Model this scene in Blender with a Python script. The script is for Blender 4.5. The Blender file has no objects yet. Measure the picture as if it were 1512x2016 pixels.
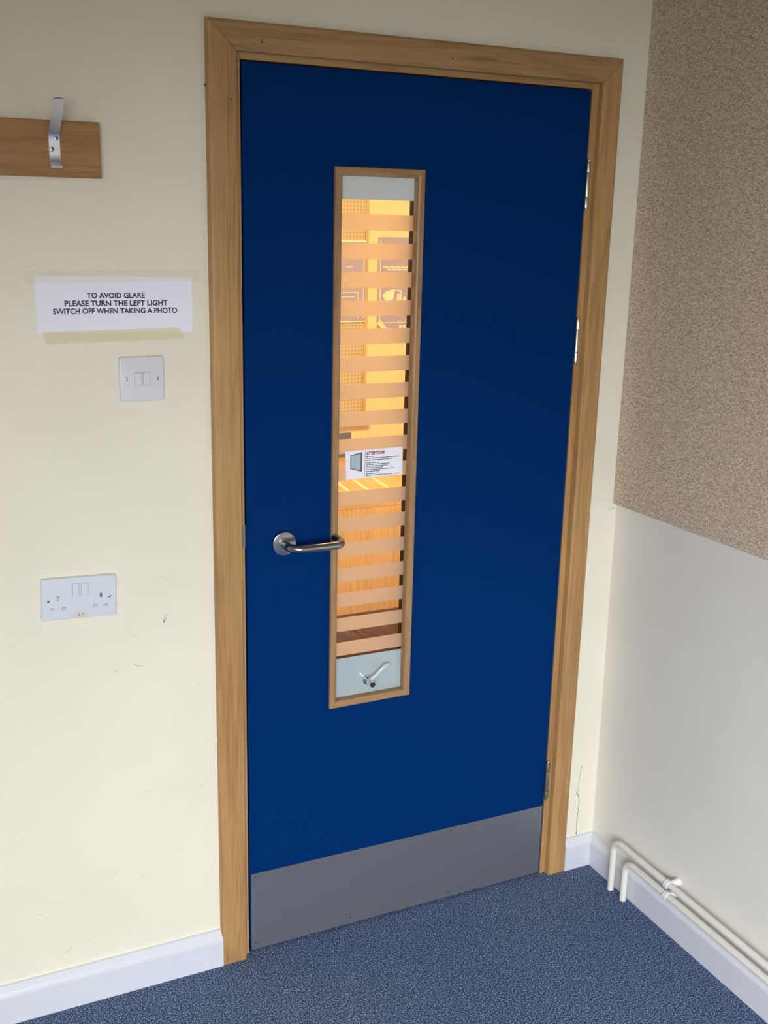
import bpy, bmesh, math, random
from mathutils import Vector, Matrix
random.seed(7)
S = bpy.context.scene
C = S.collection

# ------------------------------------------------------------------ camera
cam_data = bpy.data.cameras.new('camera')
cam = bpy.data.objects.new('camera', cam_data); C.objects.link(cam)
r_ = Vector((0.91481611, -0.40364213, 0.01358344)); u_ = Vector((0.08608715, 0.22774776, 0.96990719)); f_ = Vector((0.39458901, 0.88611737, -0.24309572))
M = Matrix((r_, u_, -f_)).transposed().to_4x4(); M.translation = Vector((-0.6587, -1.9844, 1.6327))
cam.matrix_world = M
cam_data.sensor_fit = 'VERTICAL'; cam_data.sensor_height = 36.0; cam_data.sensor_width = 27.0
cam_data.lens = 2022.01 / 2016 * 36
cam_data.shift_x = 78.07 / 2016; cam_data.shift_y = -31.95 / 2016
cam_data.clip_start = 0.01
S.camera = cam

# ------------------------------------------------------------------ view, world, lights
S.view_settings.view_transform = 'Standard'; S.view_settings.look = 'None'
S.view_settings.gamma = 1.0; S.view_settings.use_curve_mapping = False
S.view_settings.exposure = 0.0
w = bpy.data.worlds.new('sky'); S.world = w; w.use_nodes = True
w.node_tree.nodes['Background'].inputs[0].default_value = (0.75, 0.87, 1.0, 1)
w.node_tree.nodes['Background'].inputs[1].default_value = 0.12

def area(name, loc, rot, sx, sy, power, col, spread=180):
    l = bpy.data.lights.new(name, 'AREA'); l.shape = 'RECTANGLE'; l.size = sx; l.size_y = sy
    l.energy = power; l.color = col; l.spread = math.radians(spread)
    o = bpy.data.objects.new(name, l); C.objects.link(o); o.location = loc; o.rotation_euler = rot
    return o
# daylight falling down through the window behind the photographer
area('window_daylight', (-.95, -3.42, 1.42), (math.radians(53), 0, math.radians(-31)), 1.9, 1.1, 68, (0.91, 0.96, 1.04), 105)
area('warm_fill', (-1.7, -2.3, 2.58), (0, 0, 0), 1.2, 0.3, 13, (1.0, 0.75, 0.27))  # unseen lamp added to stand in for warm bounce on the upper walls
# warm corridor lamp beyond the door
area('corridor_lamp', (1.1, .50, 2.45), (math.radians(12), 0, 0), 1.6, 0.5, 80, (1.0, 0.60, 0.23))

# ------------------------------------------------------------------ helpers
WLOC = {}
def tag(o, label=None, cat=None, group=None, kind=None):
    if label: o['label'] = label
    if cat: o['category'] = cat
    if group: o['group'] = group
    if kind: o['kind'] = kind
    return o
def empty(name, loc, **k):
    o = bpy.data.objects.new(name, None); C.objects.link(o); o.location = loc
    o.empty_display_size = 0.05; WLOC[o] = Vector(loc)
    return tag(o, **k)
def obj(name, bm, mat, parent=None, smooth=False, **k):
    me = bpy.data.meshes.new(name)
    base = WLOC[parent] if parent is not None else Vector((0, 0, 0))
    for v in bm.verts: v.co -= base
    bm.normal_update(); bm.to_mesh(me); bm.free()
    me.materials.append(mat)
    if smooth:
        for p in me.polygons: p.use_smooth = True
        try: me.set_sharp_from_angle(angle=math.radians(40))
        except Exception: pass
    o = bpy.data.objects.new(name, me); C.objects.link(o)
    if parent is not None: o.parent = parent
    WLOC[o] = base.copy()
    return tag(o, **k)
def box(bm, x0, x1, y0, y1, z0, z1):
    vs = [bm.verts.new(p) for p in ((x0,y0,z0),(x1,y0,z0),(x1,y1,z0),(x0,y1,z0),(x0,y0,z1),(x1,y0,z1),(x1,y1,z1),(x0,y1,z1))]
    for f in ((0,3,2,1),(4,5,6,7),(0,1,5,4),(1,2,6,5),(2,3,7,6),(3,0,4,7)): bm.faces.new([vs[i] for i in f])
    return bm
def bx(x0, x1, y0, y1, z0, z1, bev=0, seg=2):
    bm = bmesh.new(); box(bm, x0, x1, y0, y1, z0, z1)
    if bev: bmesh.ops.bevel(bm, geom=bm.edges[:], offset=bev, segments=seg, affect='EDGES', profile=0.5)
    return bm
def loft(bm, rings, close_u=True, caps=True):
    R = [[bm.verts.new(p) for p in ring] for ring in rings]
    n = len(R[0])
    for a, b in zip(R[:-1], R[1:]):
        for i in range(n if close_u else n - 1):
            j = (i + 1) % n
            bm.faces.new((a[i], a[j], b[j], b[i]))
    if caps:
        bm.faces.new(R[0][::-1]); bm.faces.new(R[-1])
    bmesh.ops.recalc_face_normals(bm, faces=bm.faces[:])
    return bm
def tube(bm, pts, r, n=20, caps=True):
    pts = [Vector(p) for p in pts]; rings = []; ref = None
    for i, p in enumerate(pts):
        t = (pts[min(i+1, len(pts)-1)] - pts[max(i-1, 0)]).normalized()
        if ref is None:
            ref = Vector((0, 0, 1)) if abs(t.z) < .9 else Vector((1, 0, 0))
        ref = (ref - t * ref.dot(t)).normalized(); b = t.cross(ref)
        rr = r[i] if isinstance(r, (list, tuple)) else r
        rings.append([p + (ref * math.cos(a) + b * math.sin(a)) * rr for a in (2*math.pi*k/n for k in range(n))])
    return loft(bm, rings, True, caps)
def fillet(pts, rad, n=10):
    pts = [Vector(p) for p in pts]; out = [pts[0]]
    for i in range(1, len(pts)-1):
        R = rad[i-1]; a = (pts[i-1]-pts[i]).normalized(); b = (pts[i+1]-pts[i]).normalized()
        th = a.angle(b); t = R / math.tan(th/2)
        c = pts[i] + (a+b).normalized() * (R / math.sin(th/2)); s = pts[i]+a*t-c; e = pts[i]+b*t-c
        ang = s.angle(e)
        for k in range(n+1):
            q = k/n; out.append(c + (s*math.sin((1-q)*ang) + e*math.sin(q*ang)) / math.sin(ang))
    out.append(pts[-1]); return out
def cyl(bm, c, axis, r0, r1, h, n=32, bev=0):
    """cylinder/cone from c along axis"""
    ax = Vector(axis).normalized(); c = Vector(c)
    prof = [(0, r0), (h, r1)]
    if bev: prof = [(0, r0), (h-bev, r1), (h-bev*.3, r1-bev*.3), (h, r1-bev)]
    ref = Vector((0,0,1)) if abs(ax.z) < .9 else Vector((1,0,0)); ref = (ref-ax*ref.dot(ax)).normalized(); b = ax.cross(ref)
    rings = [[c+ax*t+(ref*math.cos(a)+b*math.sin(a))*r for a in (2*math.pi*k/n for k in range(n))] for t, r in prof]
    return loft(bm, rings)
def rplate(cx, cz, w, h, y0, y1, r, bev=.0, rot=0, n=6):
    """rounded rectangle plate in the wall plane, back at y0, front at y1 (y1<y0)"""
    def ring(inset, y):
        P = []; rr = max(r - inset, 1e-4)
        for sx, sz, a0 in ((1,1,0),(-1,1,90),(-1,-1,180),(1,-1,270)):
            ox = sx*(w/2-inset-rr); oz = sz*(h/2-inset-rr)
            for k in range(n+1):
                a = math.radians(a0+90*k/n); P.append((ox+rr*math.cos(a), oz+rr*math.sin(a)))
        c, s = math.cos(rot), math.sin(rot)
        return [(cx+x*c-z*s, y, cz+x*s+z*c) for x, z in P]
    bm = bmesh.new()
    if bev:
        rings = [ring(0, y0), ring(0, y1+bev)] + [ring(bev*(1-math.cos(math.radians(q))), y1+bev*(1-math.sin(math.radians(q)))) for q in (30, 60, 90)]
    else: rings = [ring(0, y0), ring(0, y1)]
    return loft(bm, rings)
def ribbon(pts, widths, y, thick=.0002):
    """thin mark on the front wall following x,z points"""
    bm = bmesh.new(); L = []
    for i, (x, z) in enumerate(pts):
        a = Vector(pts[max(i-1,0)]); b = Vector(pts[min(i+1,len(pts)-1)]); d = (b-a).normalized(); nrm = Vector((-d.y, d.x))*widths[i]/2
        L.append([(x-nrm.x, y, z-nrm.y), (x+nrm.x, y, z+nrm.y), (x+nrm.x, y-thick, z+nrm.y), (x-nrm.x, y-thick, z-nrm.y)])
    return loft(bm, L)
def poly(pts, y0, y1):
    bm = bmesh.new(); return loft(bm, [[(x, y0, z) for x, z in pts], [(x, y1, z) for x, z in pts]])
def text_mesh(s, x0, x1, zc, cap, y, bold=0.0, rot=0, depth=.0002):
    cu = bpy.data.curves.new('t', 'FONT'); cu.body = s; cu.size = 1.0; cu.offset = bold; cu.resolution_u = 4
    o = bpy.data.objects.new('t', cu); C.objects.link(o); bpy.context.view_layer.update()
    me = bpy.data.meshes.new_from_object(o.evaluated_get(bpy.context.evaluated_depsgraph_get()))
    bpy.data.objects.remove(o); bm = bmesh.new(); bm.from_mesh(me); bpy.data.meshes.remove(me)
    xs = [v.co.x for v in bm.verts]; sx = (x1-x0)/(max(xs)-min(xs)); mx = min(xs); sz = cap/0.69
    for v in bm.verts:
        px = (v.co.x-mx)*sx; pz = v.co.y*sz - cap/2
        c, s_ = math.cos(rot), math.sin(rot); hx = px-(x1-x0)/2
        v.co = Vector(((x0+x1)/2+hx*c-pz*s_, y, zc+hx*s_+pz*c))
    return bm

# ------------------------------------------------------------------ materials
def mat(name, col, rough=.5, metal=0, spec=.5, **k):
    m = bpy.data.materials.new(name); m.use_nodes = True; b = m.node_tree.nodes['Principled BSDF']
    b.inputs['Base Color'].default_value = (*col, 1); b.inputs['Roughness'].default_value = rough
    b.inputs['Metallic'].default_value = metal; b.inputs['Specular IOR Level'].default_value = spec
    for n, v in k.items(): b.inputs[n.replace('_', ' ')].default_value = v
    return m
def nd(m, t, **k):
    n = m.node_tree.nodes.new(t)
    for a, v in k.items(): setattr(n, a, v)
    return n
def lk(m, a, b): m.node_tree.links.new(a, b)
def coords(m, scale=(1,1,1), rot=(0,0,0), loc=(0,0,0)):
    t = nd(m, 'ShaderNodeTexCoord'); p = nd(m, 'ShaderNodeMapping')
    p.inputs['Scale'].default_value = scale; p.inputs['Rotation'].default_value = rot; p.inputs['Location'].default_value = loc
    lk(m, t.outputs['Object'], p.inputs['Vector']); return p.outputs['Vector']
def noise(m, vec, scale, detail=3, rough=.5, dist=0):
    n = nd(m, 'ShaderNodeTexNoise'); n.inputs['Scale'].default_value = scale; n.inputs['Detail'].default_value = detail
    n.inputs['Roughness'].default_value = rough; n.inputs['Distortion'].default_value = dist
    lk(m, vec, n.inputs['Vector']); return n.outputs['Fac']
def ramp(m, fac, stops):
    r = nd(m, 'ShaderNodeValToRGB'); e = r.color_ramp.elements
    while len(e) < len(stops): e.new(.5)
    for i, (p, c) in enumerate(stops): e[i].position = p; e[i].color = (*c, 1)
    lk(m, fac, r.inputs['Fac']); return r.outputs['Color']
def mixc(m, fac, a, b, mode='MIX'):
    n = nd(m, 'ShaderNodeMix', data_type='RGBA', blend_type=mode)
    if isinstance(fac, float): n.inputs[0].default_value = fac
    else: lk(m, fac, n.inputs[0])
    for i, v in ((6, a), (7, b)):
        if isinstance(v, tuple): n.inputs[i].default_value = (*v, 1)
        else: lk(m, v, n.inputs[i])
    return n.outputs[2]
def bump(m, h, strength, dist):
    b = nd(m, 'ShaderNodeBump'); b.inputs['Strength'].default_value = strength; b.inputs['Distance'].default_value = dist
    lk(m, h, b.inputs['Height']); lk(m, b.outputs['Normal'], m.node_tree.nodes['Principled BSDF'].inputs['Normal'])
def setcol(m, c): lk(m, c, m.node_tree.nodes['Principled BSDF'].inputs['Base Color'])

def paint(name, col, rough=.45):
    m = mat(name, col, rough, spec=.35); v = coords(m)
    n1 = noise(m, v, 3, 4); d = tuple(c*.95 for c in col)
    setcol(m, ramp(m, n1, [(.35, d), (.65, col)]))
    bump(m, noise(m, v, 260, 2), .08, .001); return m
m_wall = paint('cream_wall_paint', (.85, .80, .65))
m_wall_r = paint('cream_wall_paint_cool_lit', (.80, .77, .69))  # same cream paint, with the cooler light on this wall put into the colour
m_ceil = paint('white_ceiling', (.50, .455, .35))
m_skirt = mat('white_gloss_paint', (.66, .675, .72), .28)
def oak(name, axis, cols, scale=1.0, seed=0.0, rough=.42):
    m = mat(name, cols[1], rough, spec=.35)
    long_, wide = 1.6*scale, 26*scale
    sc = {'z': (wide, wide, long_), 'x': (long_, wide, wide), 'y': (wide, long_, wide)}[axis]
    v = coords(m, sc, loc=(seed, seed*1.7, seed*.6))
    big = noise(m, v, .8, 3, .55, .6)
    wv = nd(m, 'ShaderNodeMath', operation='MULTIPLY'); wv.inputs[1].default_value = 34.0; lk(m, big, wv.inputs[0])
    sn = nd(m, 'ShaderNodeMath', operation='SINE'); lk(m, wv.outputs[0], sn.inputs[0])
    mr = nd(m, 'ShaderNodeMapRange'); mr.inputs[1].default_value = -1; mr.inputs[2].default_value = 1; lk(m, sn.outputs[0], mr.inputs[0])
    rings = ramp(m, mr.outputs[0], [(0, cols[0]), (.35, cols[1]), (1, cols[2])])
    sc2 = tuple(s*5 if s == wide else s*3.5 for s in sc)
    v2 = coords(m, sc2, loc=(seed*2, seed, 0))
    fine = noise(m, v2, 1.6, 4, .7)
    fcol = ramp(m, fine, [(.3, tuple(c*.66 for c in cols[1])), (.52, cols[1]), (.75, tuple(min(1, c*1.16) for c in cols[1]))])
    v3 = coords(m, (2, 2, 2)); tone = ramp(m, noise(m, v3, 1.5, 2), [(.3, (.88, .86, .84)), (.7, (1.05, 1.03, 1.0))])
    setcol(m, mixc(m, 1.0, mixc(m, .62, rings, fcol), tone, 'MULTIPLY'))
    bump(m, fine, .12, .001); return m
OAK = [(.31, .165, .060), (.465, .265, .105), (.53, .318, .132)]
m_oak_z = oak('oak_grain_upright', 'z', OAK, 1, 0.0)
m_oak_z2 = oak('oak_grain_upright_plain', 'z', OAK, .8, 5.3)
m_oak_x = oak('oak_grain_level', 'x', [(.29, .17, .07), (.43, .26, .115), (.50, .315, .145)], 1.2, 2.2)
BEAD = [(.27, .15, .065), (.38, .225, .105), (.45, .28, .14)]
m_bead_z = oak('bead_oak_upright', 'z', BEAD, 1.6, 8.1, .35)
m_bead_x = oak('bead_oak_level', 'x', BEAD, 1.6, 3.3, .35)
m_rail = oak('orange_oak_rail', 'x', [(.30, .145, .042), (.385, .20, .066), (.44, .24, .09)], 1.2, 6.6)
m_blue = mat('blue_laminate', (.0005, .0255, .127), .6, spec=.02)
bump(m_blue, noise(m_blue, coords(m_blue), 900, 2), .10, .0004)
m_kick = mat('grey_satin_metal', (.30, .31, .335), .36, .72, spec=.4)
m_steel = mat('satin_stainless_steel', (.40, .40, .41), .25, 1)
m_chrome = mat('polished_chrome', (.75, .76, .80), .08, 1)
m_bright = mat('nickel_hinge', (.80, .79, .75), .25, 1)
m_dull = mat('dull_hinge_leaf', (.22, .21, .19), .4, .8)
m_alu = mat('satin_aluminium', (.72, .73, .76), .33, 1)
m_screw = mat('screw_metal', (.55, .55, .56), .25, 1)
m_dark = mat('dark_slot', (.012, .012, .014), .6)
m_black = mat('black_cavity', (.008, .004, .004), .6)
m_white = mat('white_plastic', (.66, .70, .76), .25)
m_white2 = mat('white_plastic_switch', (.70, .71, .74), .28)
m_groove = mat('rocker_shadow_gap', (.25, .27, .30), .6)
m_paper = mat('white_paper', (.90, .90, .97), .8, spec=.1)
m_ink = mat('black_ink', (.03, .03, .05), .7)
m_red = mat('dark_red_ink', (.38, .02, .05), .7)
m_crack = mat('crack_dark', (.10, .09, .08), .9)
m_scuff = mat('grey_scuff', (.45, .44, .41), .9)
m_pipe = mat('cream_pipe_paint', (.80, .765, .68), .3)
m_clip = mat('white_clip_plastic', (.80, .80, .82), .35)
m_label = mat('beige_label', (.66, .60, .52), .7)

# carpet
m_carpet = mat('blue_fleck_carpet', (.05, .09, .2), .95, spec=.1)
v = coords(m_carpet); n1 = noise(m_carpet, v, 360, 2, .7); n2 = noise(m_carpet, v, 240, 2, .6)
big = noise(m_carpet, v, 2.2, 3)
mm = nd(m_carpet, 'ShaderNodeMath', operation='MULTIPLY_ADD'); lk(m_carpet, n1, mm.inputs[0]); mm.inputs[1].default_value = .72
sc_ = nd(m_carpet, 'ShaderNodeMath', operation='MULTIPLY'); lk(m_carpet, n2, sc_.inputs[0]); sc_.inputs[1].default_value = .28
lk(m_carpet, sc_.outputs[0], mm.inputs[2])
cc = ramp(m_carpet, mm.outputs[0], [(.38, (.006, .012, .035)), (.46, (.030, .052, .125)), (.53, (.108, .158, .29)), (.62, (.44, .52, .66))])
cb = ramp(m_carpet, big, [(.3, (.9, .92, .95)), (.7, (1.08, 1.05, 1.03))])
setcol(m_carpet, mixc(m_carpet, 1.0, cc, cb, 'MULTIPLY')); bump(m_carpet, mm.outputs[0], .7, .004)

# heather fabric
m_fab = mat('beige_heather_fabric', (.4, .33, .25), .95, spec=.1)
vv = coords(m_fab, (1, 1, .38)); vh = coords(m_fab, (1, .4, 1))
a = noise(m_fab, vv, 520, 3, .7); b = noise(m_fab, vh, 420, 2, .6)
av = nd(m_fab, 'ShaderNodeMath', operation='ADD'); lk(m_fab, a, av.inputs[0]); lk(m_fab, b, av.inputs[1])
hv = nd(m_fab, 'ShaderNodeMath', operation='MULTIPLY'); hv.inputs[1].default_value = .5; lk(m_fab, av.outputs[0], hv.inputs[0])
setcol(m_fab, ramp(m_fab, hv.outputs[0], [(.38, (.30, .235, .165)), (.5, (.58, .475, .36)), (.62, (.84, .72, .57))]))
bump(m_fab, hv.outputs[0], .5, .0015)

def thin_glass(name, fac=.06, tint=(.97, .98, .97)):
    m = bpy.data.materials.new(name); m.use_nodes = True; nt = m.node_tree; nt.nodes.clear()
    o = nt.nodes.new('ShaderNodeOutputMaterial'); t = nt.nodes.new('ShaderNodeBsdfTransparent'); g = nt.nodes.new('ShaderNodeBsdfGlossy')
    t.inputs[0].default_value = (*tint, 1); g.inputs['Roughness'].default_value = .02
    x = nt.nodes.new('ShaderNodeMixShader'); x.inputs[0].default_value = fac
    nt.links.new(t.outputs[0], x.inputs[1]); nt.links.new(g.outputs[0], x.inputs[2]); nt.links.new(x.outputs[0], o.inputs[0]); return m
m_glass = thin_glass('clear_glass', .02)
def film(name, clear, trans, diff, tcol, dcol, rough=.4):
    m = bpy.data.materials.new(name); m.use_nodes = True; nt = m.node_tree; nt.nodes.clear()
    o = nt.nodes.new('ShaderNodeOutputMaterial'); T = nt.nodes.new('ShaderNodeBsdfTransparent'); L = nt.nodes.new('ShaderNodeBsdfTranslucent'); D = nt.nodes.new('ShaderNodeBsdfPrincipled')
    L.inputs[0].default_value = (*tcol, 1); D.inputs[0].default_value = (*dcol, 1); D.inputs['Roughness'].default_value = rough
    a = nt.nodes.new('ShaderNodeMixShader'); a.inputs[0].default_value = diff/(trans+diff)
    b = nt.nodes.new('ShaderNodeMixShader'); b.inputs[0].default_value = 1-clear
    nt.links.new(L.outputs[0], a.inputs[1]); nt.links.new(D.outputs[0], a.inputs[2]); nt.links.new(T.outputs[0], b.inputs[1]); nt.links.new(a.outputs[0], b.inputs[2]); nt.links.new(b.outputs[0], o.inputs[0]); return m
m_film = film('frosted_stripe', .16, .66, .22, (.88, .74, .60), (.70, .72, .68))
m_tape = film('clear_yellow_tape', .84, .02, .14, (1, 1, 1), (.98, .95, .78), .15)
m_tape2 = film('matt_yellow_tape', .66, .02, .32, (1, 1, 1), (.97, .89, .60), .5)
m_plate = mat('grey_green_backed_glass', (.68, .72, .66), .12, spec=.5)
m_plate2 = mat('pale_blue_backed_glass', (.40, .465, .48), .12, spec=.5)
m_acrylic = mat('clear_acrylic', (.80, .84, .85), .06, spec=.8, Transmission_Weight=.55)

# ------------------------------------------------------------------ the room
W = 0.971; LX = -2.6; BY = -3.6; CZ = 2.62
YA = -.0164
bm = bmesh.new()
box(bm, LX, -.0355, 0, .14, 0, CZ); box(bm, .8425, 1.2, 0, .14, 0, CZ); box(bm, -.0355, .8425, 0, .14, 1.986, CZ)
wall_front = obj('wall_front', bm, m_wall, kind='structure', label='cream painted wall around the blue door', cat='wall')
# right wall: plaster leaves plumb slightly below the fabric panel
bm = bmesh.new()
prof = [(W+.0035, 0), (W-.006, 1.004), (W-.006, CZ), (W+.12, CZ), (W+.12, 0)]
loft(bm, [[(x, 0, z) for x, z in prof], [(x, BY, z) for x, z in prof]])
obj('wall_right', bm, m_wall_r, kind='structure', label='pale cream side wall below and behind the fabric panel', cat='wall')
obj('wall_left', bx(LX-.12, LX, BY, 0, 0, CZ), m_wall, kind='structure', label='cream wall on the far left of the room', cat='wall')
bm = bmesh.new()
box(bm, LX, -2.05, BY-.15, BY, 0, CZ); box(bm, 0.05, W+.12, BY-.15, BY, 0, CZ); box(bm, -2.05, .05, BY-.15, BY, 0, .75); box(bm, -2.05, .05, BY-.15, BY, 2.15, CZ)
obj('wall_back', bm, m_wall, kind='structure', label='cream wall with a wide window behind the viewer', cat='wall')
win = empty('window_1', (-1.0, BY-.08, .75), kind='structure', label='wide white window behind the viewer', cat='window')
bm = bmesh.new()
for a0, a1, c0, c1 in ((-2.05, .05, .75, .80), (-2.05, .05, 2.10, 2.15), (-2.05, -2.0, .8, 2.1), (0, .05, .8, 2.1), (-1.37, -1.32, .8, 2.1), (-.68, -.63, .8, 2.1)):
    box(bm, a0, a1, BY-.11, BY-.05, c0, c1)
obj('window_frame', bm, m_skirt, win)
obj('floor', bx(LX, W+.12, BY, .07, -.1, 0), m_carpet, kind='structure', label='blue flecked carpet floor of the room', cat='floor')
obj('ceiling', bx(LX, W+.12, BY, .14, CZ, CZ+.1), m_ceil, kind='structure', label='white ceiling above the room', cat='ceiling')
# scuffs and crack on the plaster
obj('plaster_crack', ribbon([(.9215, .2925), (.9205, .284), (.9175, .262), (.9130, .2225), (.9110, .2150), (.9150, .2090), (.9195, .2000), (.9210, .1880), (.9208, .165), (.9200, .150), (.9190, .125), (.9200, .100), (.9192, .0905)],
    [.0016, .0008, .0006, .0006, .0024, .0016, .0013, .0014, .0013, .0010, .0013, .0012, .003], -.0001), m_crack, wall_front)
m_faint = mat('faint_wall_mark', (.60, .57, .49), .9)
for pts, wd, m in (
    ([(-.1815, .853), (-.1795, .8585), (-.1755, .8650), (-.1725, .8695), (-.1755, .8705), (-.1795, .8650), (-.1830, .8580), (-.1815, .853)], [.003, .003, .0008, .0012, .001, .0008, .001, .003], m_scuff),
    ([(-.2470, .7695), (-.2400, .7655), (-.2320, .7640), (-.2225, .7632)], [.0016, .0014, .001, .0006], m_scuff),
    ([(-.2900, .7607), (-.2840, .7612), (-.2790, .7622)], [.0008, .0014, .0006], m_scuff),
    ([(-.2440, .8290), (-.2425, .8320)], [.001, .001], m_scuff), ([(-.112, .700), (-.109, .705)], [.001, .0014], m_scuff),
    ([(-.1985, .9560), (-.1700, .9450), (-.155, .9430)], [.0005, .0008, .0004], m_faint),
    ([(-.4210, .1260), (-.4130, .1310), (-.4075, .1330), (-.4045, .1400)], [.0006, .0012, .0006, .0012], m_scuff),
    ([(-.4290, .1150), (-.4250, .1200)], [.0006, .0012], m_faint),
    ([(-.3580, .1330), (-.3560, .1335)], [.002, .002], m_scuff),
    ([(-.2400, .4700), (-.2280, .4730)], [.0006, .0012], m_faint), ([(-.306, .290), (-.303, .296)], [.001, .0012], m_faint),
    ([(-.245, .268), (-.241, .268)], [.0016, .0016], m_faint), ([(-.112, .4600), (-.1115, .466)], [.001, .001], m_faint),
    ([(-.474, .235), (-.460, .234)], [.001, .001], m_faint)):
    obj('scuff_mark', ribbon(pts, wd, -.0001), m, wall_front)

# skirting boards: profile in (depth, height)
SK = [(0, 0), (.018, 0), (.018, .0660), (.0172, .0695), (.0150, .0720), (.0120, .0760), (.0085, .0800), (.0070, .0850), (.0060, .0875), (0, .0885)]
def skirt(name, p0, p1, nrm, label, m0=0, m1=0):
    """p0->p1 along the wall foot, nrm into the room, m0/m1 mitre slopes"""
    p0 = Vector(p0); p1 = Vector(p1); nrm = Vector(nrm); d = (p1-p0).normalized(); bm = bmesh.new()
    loft(bm, [[p0+nrm*a+d*a*m0+Vector((0, 0, h)) for a, h in SK], [p1+nrm*a+d*a*m1+Vector((0, 0, h)) for a, h in SK]])
    return obj(name, bm, m_skirt, kind='structure', label=label, cat='skirting board')
AX0, AX1, AZ1, AI0, AI1, AIZ = -.0725, .8780, 2.0244, -.0149, .8248, 1.9704
skirt('baseboard_left', (LX, 0, 0), (AX0+.0015, 0, 0), (0, -1, 0), 'white moulded skirting board left of the blue door')
skirt('baseboard_front', (AX1-.0015, 0, 0), (W+.0025, 0, 0), (0, -1, 0), 'short white skirting board between door frame and corner', 0, -1)
skirt('baseboard_right', (W+.0025, 0, 0), (W+.0025, BY, 0), (-1, 0, 0), 'white skirting board under the heating pipes on the right', 1, 0)

# ------------------------------------------------------------------ door frame
frame = empty('trim_1', (.40, 0, 0), kind='structure', label='oak door frame with mitred architrave around the blue door', cat='door frame')
def arch_prof(w_, d):
    P = [(0, 0), (0, d-.002), (.0006, d-.0006), (.002, d)]
    for q in range(0, 91, 15):
        a = math.radians(q); P.append((w_-.0075+.0075*math.sin(a), d-.0075+.0075*math.cos(a)))
    P.append((w_, 0)); return P
def mitre_leg(side, xi, xo, zi, zo, z0, d, m, name, parent, yb=0.0):
    bm = bmesh.new(); w_ = abs(xo-xi); s = 1 if xo > xi else -1; P = arch_prof(w_, d)
    loft(bm, [[(xi+s*u, yb-t, z0) for u, t in P], [(xi+s*u, yb-t, zi+(zo-zi)*u/w_) for u, t in P]])
    return obj(name, bm, m, parent, smooth=True)
mitre_leg('l', AI0, AX0, AIZ, AZ1, 0, -YA, m_oak_z, 'architrave', frame)
mitre_leg('r', AI1, AX1, AIZ, AZ1, 0, -YA, m_oak_z2, 'architrave', frame)
bm = bmesh.new(); w_ = AZ1-AIZ; P = arch_prof(w_, -YA)
loft(bm, [[(AI0+(AX0-AI0)*u/w_+.0009, -t, AIZ+u) for u, t in P], [(AI1+(AX1-AI1)*u/w_-.0009, -t, AIZ+u) for u, t in P]])
header = obj('architrave', bm, m_oak_x, frame, smooth=True)
LW = .8059; LZ = 1.9548
obj('frame_lining', bx(-.0352, -.0038, 0, .135, 0, 1.9855), m_oak_z2, frame)
obj('frame_lining', bx(LW+.0032, .8422, 0, .135, 0, 1.9855), m_oak_z2, frame)
obj('frame_lining', bx(-.0038, LW+.0032, 0, .135, LZ+.0038, 1.9855), m_oak_x, frame)
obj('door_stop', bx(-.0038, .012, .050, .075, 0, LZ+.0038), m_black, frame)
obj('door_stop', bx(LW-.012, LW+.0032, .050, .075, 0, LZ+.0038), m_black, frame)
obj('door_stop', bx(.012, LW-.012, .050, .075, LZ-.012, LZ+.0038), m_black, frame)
obj('strike_plate', bx(-.0095, -.0028, -.0012, .02, .9955, 1.0455), m_dull, frame)
for x, z, r in ((.0335, 1.9925, .0013), (.0355, 1.9885, .0019), (.4460, 1.9905, .0017)):
    obj('nail_hole', cyl(bmesh.new(), (x, YA+.001, z), (0, -1, 0), r, r, .0013, 12), m_dark, frame)
obj('nail_hole', cyl(bmesh.new(), (-.0265, YA+.001, 1.884), (0, -1, 0), .0016, .0016, .0013, 12), m_dark, frame)
obj('nail_head', cyl(bmesh.new(), (AX0-.0005, -.004, 1.9080), (-1, 0, 0), .002, .0015, .002, 12), m_dark, frame)
obj('nail_hole', cyl(bmesh.new(), (AX0+.0035, 0, 1.4955), (0, -1, 0), .0005, .0005, .0003, 8), m_dark, frame)

# ------------------------------------------------------------------ the blue door
door = empty('door_1', (LW/2, .022, .006), kind='structure', label='blue flush door with tall striped glass panel and steel kick plate', cat='door')
VX0, VX1, VZ0, VZ1 = .1924, .3973, .5907, 1.7728
bw = .0165
hx0, hx1, hz0, hz1 = VX0+.009, VX1-.009, VZ0+.009, VZ1-.009
bm = bmesh.new()
box(bm, 0, hx0, 0, .044, .006, LZ); box(bm, hx1, LW, 0, .044, .006, LZ); box(bm, hx0, hx1, 0, .044, .006, hz0); box(bm, hx0, hx1, 0, .044, hz1, LZ)
leaf = obj('door_leaf', bm, m_blue, door)
bm = poly([(.0025, .0075), (LW-.003, .0068), (LW-.003, .2030), (.0025, .2085)], 0, -.0016)
bmesh.ops.bevel(bm, geom=bm.edges[:], offset=.0004, segments=1, affect='EDGES')
kick = obj('kick_plate', bm, m_kick, door)
for x, z in ((.013, .200), (.265, .197), (.53, .196), (.790, .1955), (.013, .024), (.255, .024), (.53, .022), (.786, .020)):
    obj('screw', cyl(bmesh.new(), (x, -.0014, z), (0, -1, 0), .0022, .0020, .0006, 12), m_steel, kick)
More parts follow.
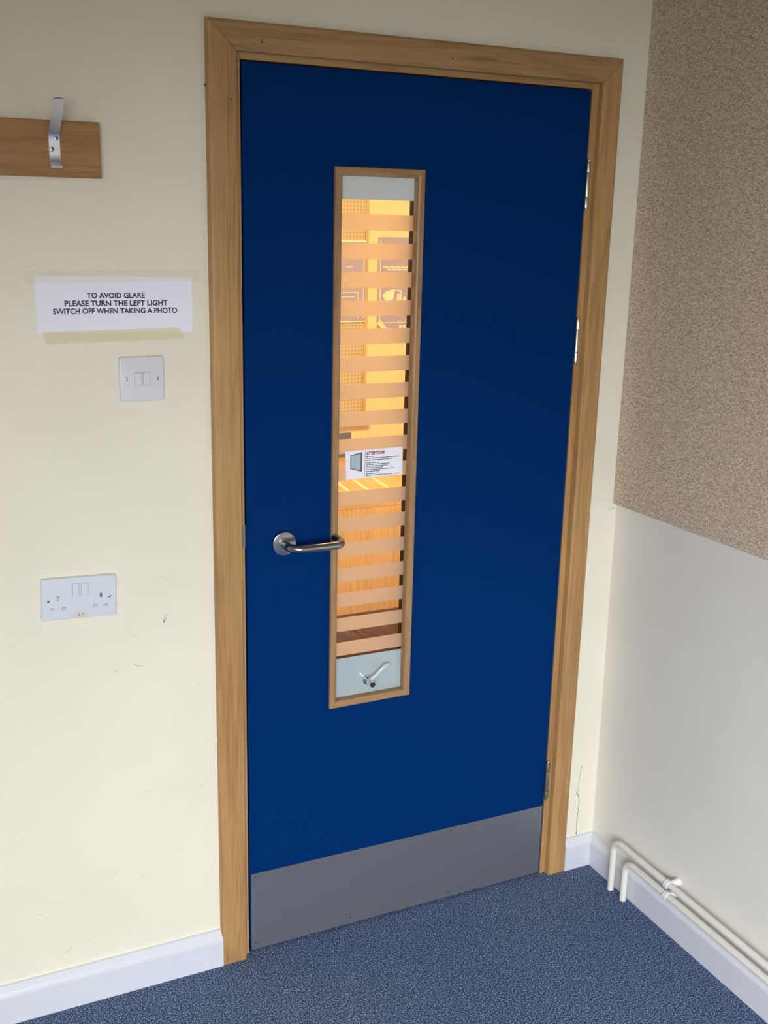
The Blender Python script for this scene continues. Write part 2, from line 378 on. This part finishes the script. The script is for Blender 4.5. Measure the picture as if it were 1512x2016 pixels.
# oak glazing bead
bead = empty('glazing_bead', ((VX0+VX1)/2, -.008, VZ0)); 
bead.parent = door; bead.location = WLOC[bead]-WLOC[door]
def bead_prof(depth_front=-.008, depth_back=.012):
    return [(0, depth_back), (0, depth_front+.004), (.0012, depth_front+.0018), (.0045, depth_front), (bw-.002, depth_front), (bw, depth_front+.002), (bw, 0), (.010, 0), (.010, depth_back)]
def bead_piece(kind, name='bead_strip'):
    P = bead_prof(); bm = bmesh.new(); X0, X1, Z0, Z1 = VX0+bw, VX1-bw, VZ0+bw, VZ1-bw
    if kind == 'l': R = [[(X0-u, y, Z0-u) for u, y in P], [(X0-u, y, Z1+u) for u, y in P]]
    if kind == 'r': R = [[(X1+u, y, Z0-u) for u, y in P], [(X1+u, y, Z1+u) for u, y in P]]
    if kind == 't': R = [[(X0-u, y, Z1+u) for u, y in P], [(X1+u, y, Z1+u) for u, y in P]]
    if kind == 'b': R = [[(X0-u, y, Z0-u) for u, y in P], [(X1+u, y, Z0-u) for u, y in P]]
    loft(bm, R)
    return obj(name, bm, m_bead_z if kind in 'lr' else m_bead_x, bead)
for k in 'lrtb': bead_piece(k)
# glass unit
GX0, GX1, GZ0, GZ1 = hx0+.0005, hx1-.0005, hz0+.0005, hz1-.0005
pane = obj('glass_pane', bx(GX0, GX1, .0125, .0165, GZ0, GZ1), m_glass, door)
for i in range(17):
    zt = 1.6820 - .05879*i
    obj('frosted_stripe', bx(GX0+.001, GX1-.001, .0121, .0125, zt-.0325, zt), m_film, pane)
obj('cavity_spacer', bx(GX1-.0065, GX1, .0170, .0310, GZ0, GZ1), m_black, door)
obj('cavity_spacer', bx(GX0, GX0+.0065, .0170, .0310, GZ0, GZ1), m_black, door)
obj('rear_glass_pane', bx(GX0, GX1, .0315, .0355, GZ0, GZ1), m_glass, door)
obj('glass_head_plate', bx(GX0, GX1, .0118, .0125, 1.7106, GZ1), m_plate, door)
foot = obj('glass_foot_plate', bx(GX0, GX1, .0118, .0125, GZ0, .7020), m_plate2, door)
kx, kz = .2935, .6405
knob = empty('stripe_control_knob', (kx, .0118, kz)); knob.parent = door; knob.location = WLOC[knob]-WLOC[door]
obj('knob_rose', cyl(bmesh.new(), (kx, .0118, kz), (0, -1, 0), .0125, .0120, .006, 40, .0015), m_chrome, knob, smooth=True)
obj('knob_stem', cyl(bmesh.new(), (kx, .0060, kz), (0, -1, 0), .0078, .0074, .028, 40, .0010), m_chrome, knob, smooth=True)
obj('knob_cap', cyl(bmesh.new(), (kx, -.0220, kz), (0, -1, 0), .0060, .0058, .0008, 32), m_dark, knob, smooth=True)
tip = Vector((.3400, -.004, .6790)); st = Vector((kx+.002, -.006, kz+.002)); bm = bmesh.new()
dv = (tip-st).normalized(); sd = dv.cross(Vector((0, 1, 0))).normalized(); L = (tip-st).length; rings = []
for q, hw, off in ((0, .0068, 0), (.15, .0070, 0), (.4, .0062, -.001), (.7, .0066, -.002), (.9, .0070, -.003), (.97, .0055, -.003), (1.0, .003, -.003)):
    c = st + dv*L*q + Vector((0, off, 0))
    rings.append([c+sd*hw*math.cos(a)+Vector((0, 1, 0))*.0036*math.sin(a) for a in (2*math.pi*k/16 for k in range(16))])
loft(bm, rings); obj('knob_lever', bm, m_acrylic, knob, smooth=True)
# lever handle
hnd = empty('door_handle', (.0825, 0, .9970)); hnd.parent = door; hnd.location = WLOC[hnd]-WLOC[door]
obj('handle_rose', cyl(bmesh.new(), (.0825, 0, .9970), (0, -1, 0), .0265, .0262, .0095, 64, .0012), m_steel, hnd, smooth=True)
obj('rose_collar', cyl(bmesh.new(), (.0825, -.0094, .9970), (0, -1, 0), .0122, .0118, .0016, 40, .0005), m_dull, hnd, smooth=True)
pth = fillet([(.0825, -.0105, .9970), (.0825, -.0540, .9955), (.2010, -.0570, .9960), (.2010, -.0080, .9990)], [.024, .022], 14)
obj('lever', tube(bmesh.new(), pth, .0092, 28), m_steel, hnd, smooth=True)
# hinges
for z0, z1 in ((1.7020, 1.8110), (1.3560, 1.4630), (.2210, .3320)):
    zc = (z0+z1)/2
    hg = empty('hinge', (.8075, -.004, zc)); hg.parent = door; hg.location = WLOC[hg]-WLOC[door]
    bm = bmesh.new(); segs = [(0, .23), (.235, .765), (.77, 1.0)]; zz0, zz1 = z0+.005, z1-.005
    for a_, b_ in segs:
        mk = m_dull if z0 < .5 else m_bright; rr = .0052 if a_ == .235 else .0060  # lowest knuckle's dimmer reflections are put into a darker metal
        cyl(bm, (.8080, -.0052, zz0+(zz1-zz0)*a_), (0, 0, 1), rr, rr, (zz1-zz0)*(b_-a_)-.0007, 24, .0006)
    obj('hinge_knuckle', bm, mk, hg, smooth=True)
    for zz, s in ((zz1, 1), (zz0, -1)):
        bm = bmesh.new(); bmesh.ops.create_uvsphere(bm, u_segments=16, v_segments=10, radius=.0036)
        for v_ in bm.verts: v_.co += Vector((.8080, -.0052, zz+s*.0022))
        obj('hinge_pin', bm, m_chrome, hg, smooth=True)
    obj('hinge_leaf', bx(LW+.0010, .8165, -.0006, .03, z0+.004, z1-.004), m_dull, hg)

# glass sticker
stk = empty('warning_sticker', (.300, .0110, 1.152), label='small white attention sticker stuck on the door glass', cat='sticker')
SX0, SX1, SZ0, SZ1 = .2318, .3705, 1.1215, 1.1850
obj('sticker_sheet', poly([(SX0+.002, SZ0-.0005), (SX1+.0015, SZ0+.0005), (SX1-.001, SZ1+.0005), (SX0-.001, SZ1-.001)], .0117, .0114), m_paper, stk)
y_ = .0113
obj('heading', text_mesh('ATTENTION!', .2812, .3270, 1.1765, .0068, y_, .045), m_red, stk)
bm = bmesh.new(); box(bm, .2782, .2790, y_, .0114, SZ0+.003, SZ1-.002)
def greek(bm, x0, x1, z, h, y, yb):
    x = x0
    while x < x1-.0008:
        wl = min(random.uniform(.003, .0085), x1-x); box(bm, x, x+wl, y, yb, z-h/2, z+h/2); x += wl+.0011
for off, xe in ((.0165, .3006), (.0205, .3611), (.0245, .3462), (.0305, .3127), (.0343, .3381), (.0381, .3344), (.0419, .3223), (.0457, .3490), (.0495, .3145), (.0550, .3151), (.0588, .3623)):
    greek(bm, .2812, xe, SZ1-off, .0016, y_, .0114)
obj('small_print', bm, m_ink, stk)
fr = [(.2432, 1.1745), (.2712, 1.1800), (.2712, 1.1360), (.2432, 1.1445)]
obj('picture_frame', poly(fr, .01135, .0112), mat('frame_ink', (.10, .07, .07), .7), stk)
obj('picture_pane', poly([(.2450, 1.1728), (.2678, 1.1772), (.2678, 1.1392), (.2450, 1.1460)], .0112, .0110), mat('pane_ink', (.42, .52, .58), .6), stk)

# ------------------------------------------------------------------ coat rail and hook
rail = empty('coat_rail', (-.75, 0, 1.78), label='oak coat rail board on the wall at upper left', cat='coat rail')
obj('board', bx(-1.25, -.2755, -.0205, -.0003, 1.7325, 1.8285, .002, 2), m_rail, rail)
hook = empty('coat_hook', (-.357, -.0205, 1.78), label='bent aluminium strap coat hook screwed to the oak rail', cat='coat hook')
prof = [(-.0405, 1.7515), (-.0350, 1.7478), (-.0285, 1.7500), (-.0235, 1.7555), (-.0217, 1.7610), (-.0217, 1.7700), (-.0217, 1.7900), (-.0220, 1.8000), (-.0250, 1.8060), (-.0320, 1.8120), (-.0600, 1.8310), (-.0930, 1.8535)]
th = .0024; hw = .0096
outl = []
bm = bmesh.new(); rings = []
cx_ = -.3570
for i, (yy, zz) in enumerate(prof):
    a = Vector(prof[max(i-1, 0)]); b = Vector(prof[min(i+1, len(prof)-1)]); d = (b-a).normalized(); n_ = Vector((-d.y, d.x))*th/2
    rings.append([(cx_-hw, yy-n_.x, zz-n_.y), (cx_+hw, yy-n_.x, zz-n_.y), (cx_+hw, yy+n_.x, zz+n_.y), (cx_-hw, yy+n_.x, zz+n_.y)])
d = (Vector(prof[-1])-Vector(prof[-2])).normalized(); n_ = Vector((-d.y, d.x))*th/2; e = Vector(prof[-1])
for q in (15, 30, 45, 60, 75, 85):
    a = math.radians(q); k = hw*math.cos(a); t = e + d*(.0055*math.sin(a))
    rings.append([(cx_-k, t.x-n_.x, t.y-n_.y), (cx_+k, t.x-n_.x, t.y-n_.y), (cx_+k, t.x+n_.x, t.y+n_.y), (cx_-k, t.x+n_.x, t.y+n_.y)])
loft(bm, rings)
hs = obj('strap', bm, m_alu, hook, smooth=True)
for x, z, a in ((-.3530, 1.7975, .8), (-.3612, 1.7790, .5)):
    s_ = obj('screw', cyl(bmesh.new(), (x, -.0228, z), (0, -1, 0), .0042, .0036, .0011, 24, .0005), m_screw, hook, smooth=True)
    bm = bmesh.new()
    for q in (a, a+math.pi/2):
        c, s2 = math.cos(q), math.sin(q); P = [(-.0026, -.0005), (.0026, -.0005), (.0026, .0005), (-.0026, .0005)]
        P = [(x+u*c-v_*s2, z+u*s2+v_*c) for u, v_ in P]; loft(bm, [[(u, -.0238, v_) for u, v_ in P], [(u, -.0241, v_) for u, v_ in P]])
    obj('screw_slot', bm, m_dark, s_)

# ------------------------------------------------------------------ notice with tape
note = empty('paper_notice', (-.255, 0, 1.50), label='white paper notice about the left light switch, taped above the switch', cat='notice')
obj('sheet', poly([(-.4022, 1.4550), (-.1068, 1.4508), (-.1062, 1.5555), (-.4030, 1.5590)], -.0002, -.0006), m_paper, note)
rt = -.004
for s, x0, x1, z in (('TO AVOID GLARE', -.3088, -.1994, 1.5222), ('PLEASE TURN THE LEFT LIGHT', -.3502, -.1552, 1.5077), ('SWITCH OFF WHEN TAKING A PHOTO', -.3720, -.1368, 1.4934)):
    obj('printed_line', text_mesh(s, x0, x1, z, .0098, -.0008, .030, rt), m_ink, note)
def strip(name, corners, m, label, jag=.0012):
    (x0, z0), (x1, z1), (x2, z2), (x3, z3) = corners      # BL BR TR TL
    P = [(x0, z0), (x1, z1)]
    for k in range(1, 8): q = k/8; P.append((x1+(x2-x1)*q+(jag if k % 2 else -jag), z1+(z2-z1)*q))
    P += [(x2, z2), (x3, z3)]
    for k in range(1, 8): q = k/8; P.append((x3+(x0-x3)*q+(jag if k % 2 else -jag), z3+(z0-z3)*q))
    return obj(name, poly(P, -.0009, -.0011), m, label=label, cat='tape')
t1 = strip('adhesive_tape', [(-.4182, 1.5445), (-.0905, 1.5470), (-.0912, 1.5708), (-.4190, 1.5670)], m_tape, 'shiny yellowed tape strip along the top edge of the notice')
t2 = strip('adhesive_tape', [(-.3890, 1.4335), (-.1226, 1.4372), (-.1322, 1.4595), (-.3925, 1.4560)], m_tape2, 'matt yellowed tape strip along the bottom edge of the notice')

# ------------------------------------------------------------------ light switch
sw = empty('light_switch', (-.2118, 0, 1.3627), label='white double rocker light switch under the paper notice', cat='light switch')
obj('faceplate', rplate(-.2118, 1.3627, .0865, .0865, 0, -.0088, .0045, .0022), m_white2, sw, smooth=True)
def rocker(cx, cz, w_, h_, yf, parent, m, rot=0):
    r0 = obj('rocker_gap', rplate(cx, cz, w_+.0014, h_+.0014, yf+.001, yf-.0002, .0008, 0, rot), m_groove, parent)
    bm = rplate(cx, cz, w_, h_, yf+.0005, yf-.0016, .0008, .0004, rot)
    for v_ in bm.verts:
        if v_.co.y < yf: v_.co.y += (v_.co.z-cz)/h_*.0018
    return obj('rocker', bm, m, parent)
for dx in (-.0083, .0083): rocker(-.2113+dx, 1.3630, .0125, .0245, -.0088, sw, m_white2)
def pscrew(x, z, yf, parent, ang):
    s_ = obj('screw', cyl(bmesh.new(), (x, yf+.0005, z), (0, -1, 0), .0036, .0028, .0017, 24, .0007), m_screw, parent, smooth=True)
    c, s2 = math.cos(ang), math.sin(ang); P = [(x+u*c-v_*s2, z+u*s2+v_*c) for u, v_ in ((-.0026, -.0004), (.0026, -.0004), (.0026, .0004), (-.0026, .0004))]
    obj('screw_slot', poly(P, yf-.0011, yf-.00125), m_dark, s_)
pscrew(-.2420, 1.3625, -.0088, sw, 1.2); pscrew(-.1816, 1.3625, -.0088, sw, 1.4)

# ------------------------------------------------------------------ double socket
so = empty('power_socket', (-.3528, 0, .9328), label='white double three-pin socket with two rocker switches, low on the wall', cat='socket')
SR = math.radians(-2.2); sxc, szc = -.3528, .9328; yf = -.0092
def loc(u, v_): u /= 1000; v_ /= -1000; return (sxc+u*math.cos(SR)-v_*math.sin(SR), szc+u*math.sin(SR)+v_*math.cos(SR))
obj('faceplate', rplate(sxc, szc, .1465, .0860, 0, yf, .0045, .0022, SR), m_white, so, smooth=True)
for u in (-6.6, 10.7):
    a = loc(u, -17.7); rocker(a[0], a[1], .0120, .0245, yf, so, m_white, SR)
m_hole = mat('pin_hole_shutter', (.24, .26, .30), .5)
for u, v_, ww, hh in ((-41, -1.8, .0048, .0095), (42.6, -2.5, .0048, .0095), (-53, 20, .0075, .0048), (-30.3, 20, .0075, .0048), (31.2, 19.4, .0075, .0048), (52.7, 19.2, .0075, .0048)):
    x, z = loc(u, v_); h_ = obj('pin_hole', rplate(x, z, ww, hh, yf+.0005, yf-.0003, .0006, 0, SR), m_hole, so)
    if ww > .006: obj('shutter', rplate(x, z-.0002, ww-.0016, hh-.0022, yf, yf-.0005, .0004, 0, SR), m_white, h_)
    else: obj('shutter', rplate(x+.0006, z-.0008, ww-.0024, hh-.0030, yf, yf-.0005, .0004, 0, SR), m_label if u < 0 else m_dark, h_)
for u, v_, a in ((-59.8, 2.7, .3), (60, 1.5, .8)):
    x, z = loc(u, v_); pscrew(x, z, yf, so, a)
x, z = loc(2.3, 35.6)
sl = obj('label_sticker', rplate(x, z, .0250, .0115, yf+.0002, yf-.0004, .0005, 0, SR), m_label, so)
m_brown = mat('brown_marks', (.20, .15, .10), .8)
obj('label_mark', text_mesh('8', x-.0038, x-.0014, z, .0042, yf-.0006, .05, SR), m_brown, sl)
obj('label_mark', text_mesh('7', x+.0024, x+.0052, z+.0002, .0042, yf-.0006, .05, SR), m_brown, sl)

# ------------------------------------------------------------------ fabric panel on the right wall
pan = bx(.9538, W-.0061, BY+.05, -.0004, 1.0040, CZ-.002, .0025, 3)
obj('pinboard', pan, m_fab, label='large beige heather fabric panel covering the upper right wall', cat='fabric panel')
m_wm = mat('wall_mark_grey', (.42, .42, .42), .9)
# smudge at the corner below the panel
obj('corner_smudge', ribbon([(.9380, .9915), (.9440, .9895), (.9520, .9905), (.9600, .9940)], [.0006, .0009, .0010, .0030], -.0001), m_wm, wall_front)
obj('corner_smudge', ribbon([(.9350, .9330), (.9400, .9345), (.9480, .9335)], [.0004, .001, .0006], -.0001), m_faint, wall_front)

# ------------------------------------------------------------------ heating pipes
PX = W-.0300; PR = .0082
def pipe(name, y0, z, label, m=m_pipe):
    pts = fillet([(PX, y0, .0), (PX, y0, z), (PX, BY+.06, z-.012)], [.030], 14)
    return obj(name, tube(bmesh.new(), pts, PR, 24), m, smooth=True, label=label, cat='pipe', group='cream heating pipes above the right skirting')
pipe('heating_pipe', -.1285, .1440, 'cream heating pipe, the upper one, turning down nearest the corner')
pipe('heating_pipe', -.1775, .1130, 'cream heating pipe, the lower one, in front of the skirting top')
def clip(y, z, label, base=True):
    t = empty('pipe_clip', (PX, y, z), label=label, cat='pipe clip', group='white plastic pipe clips')
    bm = bmesh.new(); rings = []
    for k in range(25):
        a = math.radians(215-290*k/24); ca, sa = math.cos(a), math.sin(a)
        rings.append([(PX+ca*r, y+dy, z+sa*r) for r, dy in ((PR+.0012, -.0055), (PR+.0036, -.0055), (PR+.0036, .0055), (PR+.0012, .0055))])
    loft(bm, rings)
    obj('clip_ring', bm, m_clip, t, smooth=True)
    obj('clip_base', cyl(bmesh.new(), (PX+PR+.0015, y, z), (1, 0, 0), .0075, .0095, W+.0012-PX-PR, 24), m_clip, t)
clip(-.330, .1418, 'white plastic clip holding the upper heating pipe')
clip(-.330, .1110, 'white plastic clip holding the lower heating pipe')

# ------------------------------------------------------------------ corridor seen through the glass
FW = 2.10
obj('floor_2', bx(-1.0, 3.0, .07, FW+.1, -.1, 0), mat('corridor_floor', (.35, .24, .15), .7), kind='structure', label='corridor floor beyond the door glass', cat='floor')
obj('ceiling_2', bx(-1.0, 3.0, .14, FW+.1, 2.55, 2.65), m_ceil, kind='structure', label='corridor ceiling beyond the door', cat='ceiling')
m_cw = paint('corridor_cream_paint', (.84, .80, .62))
obj('wall_corridor', bx(-1.0, 3.0, FW, FW+.1, 0, 2.55), m_cw, kind='structure', label='warm lit corridor wall seen through the door glass', cat='wall')
obj('wall_corridor_left', bx(-1.1, -1.0, .14, FW+.1, 0, 2.55), m_cw, kind='structure', label='end wall of the corridor on the left', cat='wall')
obj('wall_corridor_right', bx(3.0, 3.1, .14, FW+.1, 0, 2.55), m_cw, kind='structure', label='end wall of the corridor on the right', cat='wall')
w2 = empty('window_2', (.95, FW, .88), kind='structure', label='wired glass interior window on the corridor wall', cat='window')
m_lightwood = oak('pale_maple_upright', 'z', [(.50, .36, .22), (.66, .50, .32), (.74, .58, .38)], .7, 1.1)
m_lw_x = oak('pale_maple_level', 'x', [(.50, .36, .22), (.66, .50, .32), (.74, .58, .38)], .7, 4.1)
bm = bmesh.new(); box(bm, 1.238, 1.252, FW-.012, FW, .86, 2.1); box(bm, .70, .715, FW-.012, FW, .86, 2.1); box(bm, .715, 1.238, FW-.012, FW, 2.08, 2.1); box(bm, .715, 1.238, FW-.012, FW, .86, .88)
obj('window_frame', bm, m_lightwood, w2)
m_wg = mat('wired_glass', (.66, .60, .50), .12)
v = coords(m_wg, (1/.0155, 1, 1/.0155))
sx_ = nd(m_wg, 'ShaderNodeSeparateXYZ'); lk(m_wg, v, sx_.inputs[0]); outs = []
for ch in (0, 2):
    f = nd(m_wg, 'ShaderNodeMath', operation='FRACT'); lk(m_wg, sx_.outputs[ch], f.inputs[0])
    g = nd(m_wg, 'ShaderNodeMath', operation='LESS_THAN'); lk(m_wg, f.outputs[0], g.inputs[0]); g.inputs[1].default_value = .22; outs.append(g.outputs[0])
mx = nd(m_wg, 'ShaderNodeMath', operation='MAXIMUM'); lk(m_wg, outs[0], mx.inputs[0]); lk(m_wg, outs[1], mx.inputs[1])
setcol(m_wg, mixc(m_wg, mx.outputs[0], (.66, .60, .50), (.47, .41, .33)))
obj('wired_pane', bx(.715, 1.238, FW-.006, FW-.001, .88, 2.08), m_wg, w2)
m_post = mat('hazed_navy_poster', (.42, .40, .74), .5); m_pw = mat('poster_white', (.93, .92, .9), .5)  # navy poster lightened, haze of the door glass put into its colour
py = FW-.0125
po = empty('wall_poster', (1.12, py, 1.45), label='blue room capacity poster taped over the wired glass, left through the door', cat='poster')
obj('sheet', bx(1.00, 1.2400, py, py+.001, 1.2830, 1.6235), m_post, po)
bm = bmesh.new()
for a0, a1, c0, c1 in ((1.00, 1.2400, 1.6180, 1.6260), (1.00, 1.2400, 1.2830, 1.2880), (1.2290, 1.2320, 1.300, 1.6030), (1.00, 1.2290, 1.6010, 1.6040), (1.00, 1.2080, 1.3620+.045, 1.3650+.045), (1.2050, 1.2080, 1.300, 1.4065), (1.00, 1.19, 1.3890, 1.3920)):
    box(bm, a0, a1, py-.0006, py, c0, c1)
obj('poster_lines', bm, m_pw, po)
obj('poster_text', text_mesh('ure:', 1.150, 1.178, 1.5180, .0125, py-.0006, .01), m_pw, po)
obj('poster_text', text_mesh('pancy 3', 1.138, 1.211, 1.4830, .0150, py-.0006, .01), m_pw, po)
p2 = empty('wall_poster', (1.38, py, 1.38), label='blue hand washing poster with curled bottom corner, right through the door', cat='poster')
PL, PRr, PT, PB = 1.3020, 1.4760, 1.640, 1.2120
py = FW-.0015
bm = poly([(PL, PT), (PL, 1.283), (1.366, PB), (PRr, PB), (PRr, PT)], py, py-.001)
obj('sheet', bm, m_post, p2)
bm = bmesh.new()
for a0, a1, c0, c1 in ((1.3130, 1.3165, 1.290, 1.63), (1.3165, 1.47, 1.276, 1.279), (1.4400, 1.4435, 1.40, 1.4035)):
    box(bm, a0, a1, py-.0015, py-.001, c0, c1)
def greek2(x0, x1, z, h):
    x = x0
    while x < x1-.002: wl = min(random.uniform(.012, .028), x1-x); box(bm, x, x+wl, py-.0015, py-.001, z-h/2, z+h/2); x += wl+.004
greek2(1.327, 1.447, 1.5140, .0060); greek2(1.345, 1.445, 1.5040, .0060); greek2(1.327, 1.443, 1.4850, .0045)
box(bm, 1.411, 1.424, py-.0015, py-.001, 1.2490, 1.2660); box(bm, 1.430, 1.442, py-.0015, py-.001, 1.2490, 1.2660); greek2(1.413, 1.442, 1.2420, .002)
obj('poster_lines', bm, m_pw, p2)
bm = poly([(1.3260, 1.3960), (1.344, 1.411), (1.375, 1.4200), (1.400, 1.4180), (1.400, 1.4160), (1.384, 1.4140), (1.381, 1.3820), (1.360, 1.364), (1.340, 1.370)], py-.001, py-.0016)
loft(bm, [[(x, y, z) for x, z in ((1.400, 1.4180), (1.416, 1.4160), (1.420, 1.4050), (1.415, 1.4050), (1.411, 1.4110), (1.400, 1.4120))] for y in (py-.001, py-.0016)])
for k in range(4): loft(bm, [[(x+k*.0062, y, z) for x, z in ((1.3965, 1.372), (1.4015, 1.372), (1.4020, 1.3990+(.004 if k in (1, 2) else 0)), (1.3980, 1.4010))] for y in (py-.001, py-.0016)])
loft(bm, [[(1.434+.007*math.cos(a), y, 1.378+.011*math.sin(a)) for a in (k*math.pi/6 for k in range(12))] for y in (py-.001, py-.0016)])
obj('washing_hand_picture', bm, m_pw, p2)
bm = bmesh.new(); rings = []
for k in range(7):
    q = k/6; x, z = 1.3020+.064*q, 1.283-.071*q
    rings.append([(x+.002, py-.001, z), (x+.010, py-.012, z+.010), (x+.006, py-.022, z+.006), (x-.004, py-.016, z-.008)])
loft(bm, rings, False, False); bmesh.ops.solidify(bm, geom=bm.faces[:], thickness=.0006)
obj('curled_corner', bm, m_pw, p2)
# ledge with a small dark box, and the maple cabinet below
py = FW
lg = bx(.80, 1.2760, FW-.03, FW-.0003, .8330, .8430, .003, 2)
obj('wall_ledge', lg, m_lw_x, label='narrow pale wooden ledge under the wired glass window', cat='shelf')
bx_ = empty('small_notice', (1.14, FW-.0006, .74), label='small dark blue notice on corridor wall below the ledge', cat='notice')
obj('sheet', bx(1.02, 1.1880, FW-.0020, FW-.0006, .69, .80), mat('navy_notice', (.13, .15, .34), .5), bx_)
obj('notice_picture', cyl(bmesh.new(), (1.146, FW-.0020, .752), (0, -1, 0), .016, .016, .0006, 24), m_pw, bx_)
cab = empty('corridor_cabinet', (1.2, 1.42, 0), label='low pale wooden cabinet in the corridor behind the door glass', cat='cabinet')
m_cab = oak('maple_cabinet_front', 'z', [(.70, .46, .24), (.85, .60, .34), (.90, .66, .40)], 1.0, 2.7)
m_top = oak('maple_cabinet_top', 'y', [(.70, .46, .24), (.82, .56, .30), (.86, .60, .34)], .7, 2.0, .3)
CY = 1.33; CT = .690
obj('cabinet_top', bx(.3, 2.2, CY, FW-.003, CT-.022, CT, .002), m_top, cab)
obj('cabinet_front', bx(.3, 2.2, CY, CY+.02, .262, CT-.022), m_cab, cab)
obj('cabinet_base', bx(.3, 2.2, CY+.02, FW-.003, .262, .285), m_cab, cab)
obj('cabinet_plinth', bx(.32, 2.18, CY+.19, CY+.21, 0, .262), oak('shaded_plinth_wood', 'x', [(.42, .25, .12), (.55, .35, .19), (.62, .41, .23)], 1, 3.0), cab)  # shade of the recess is put into the plinth's darker wood
m_streak = mat('painted_light_streak', (.95, .92, .82), .4)  # light reflections on the cabinet top, built as pale painted streaks
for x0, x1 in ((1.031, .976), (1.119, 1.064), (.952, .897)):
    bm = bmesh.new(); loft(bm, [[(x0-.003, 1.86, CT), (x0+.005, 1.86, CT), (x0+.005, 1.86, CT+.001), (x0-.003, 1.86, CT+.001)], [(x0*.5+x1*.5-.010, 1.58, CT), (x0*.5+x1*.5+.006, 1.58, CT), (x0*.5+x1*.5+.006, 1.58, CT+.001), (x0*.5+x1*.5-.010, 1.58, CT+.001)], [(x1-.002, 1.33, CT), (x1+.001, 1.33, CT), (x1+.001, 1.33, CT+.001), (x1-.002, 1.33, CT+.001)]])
    obj('light_streak', bm, m_streak, cab)
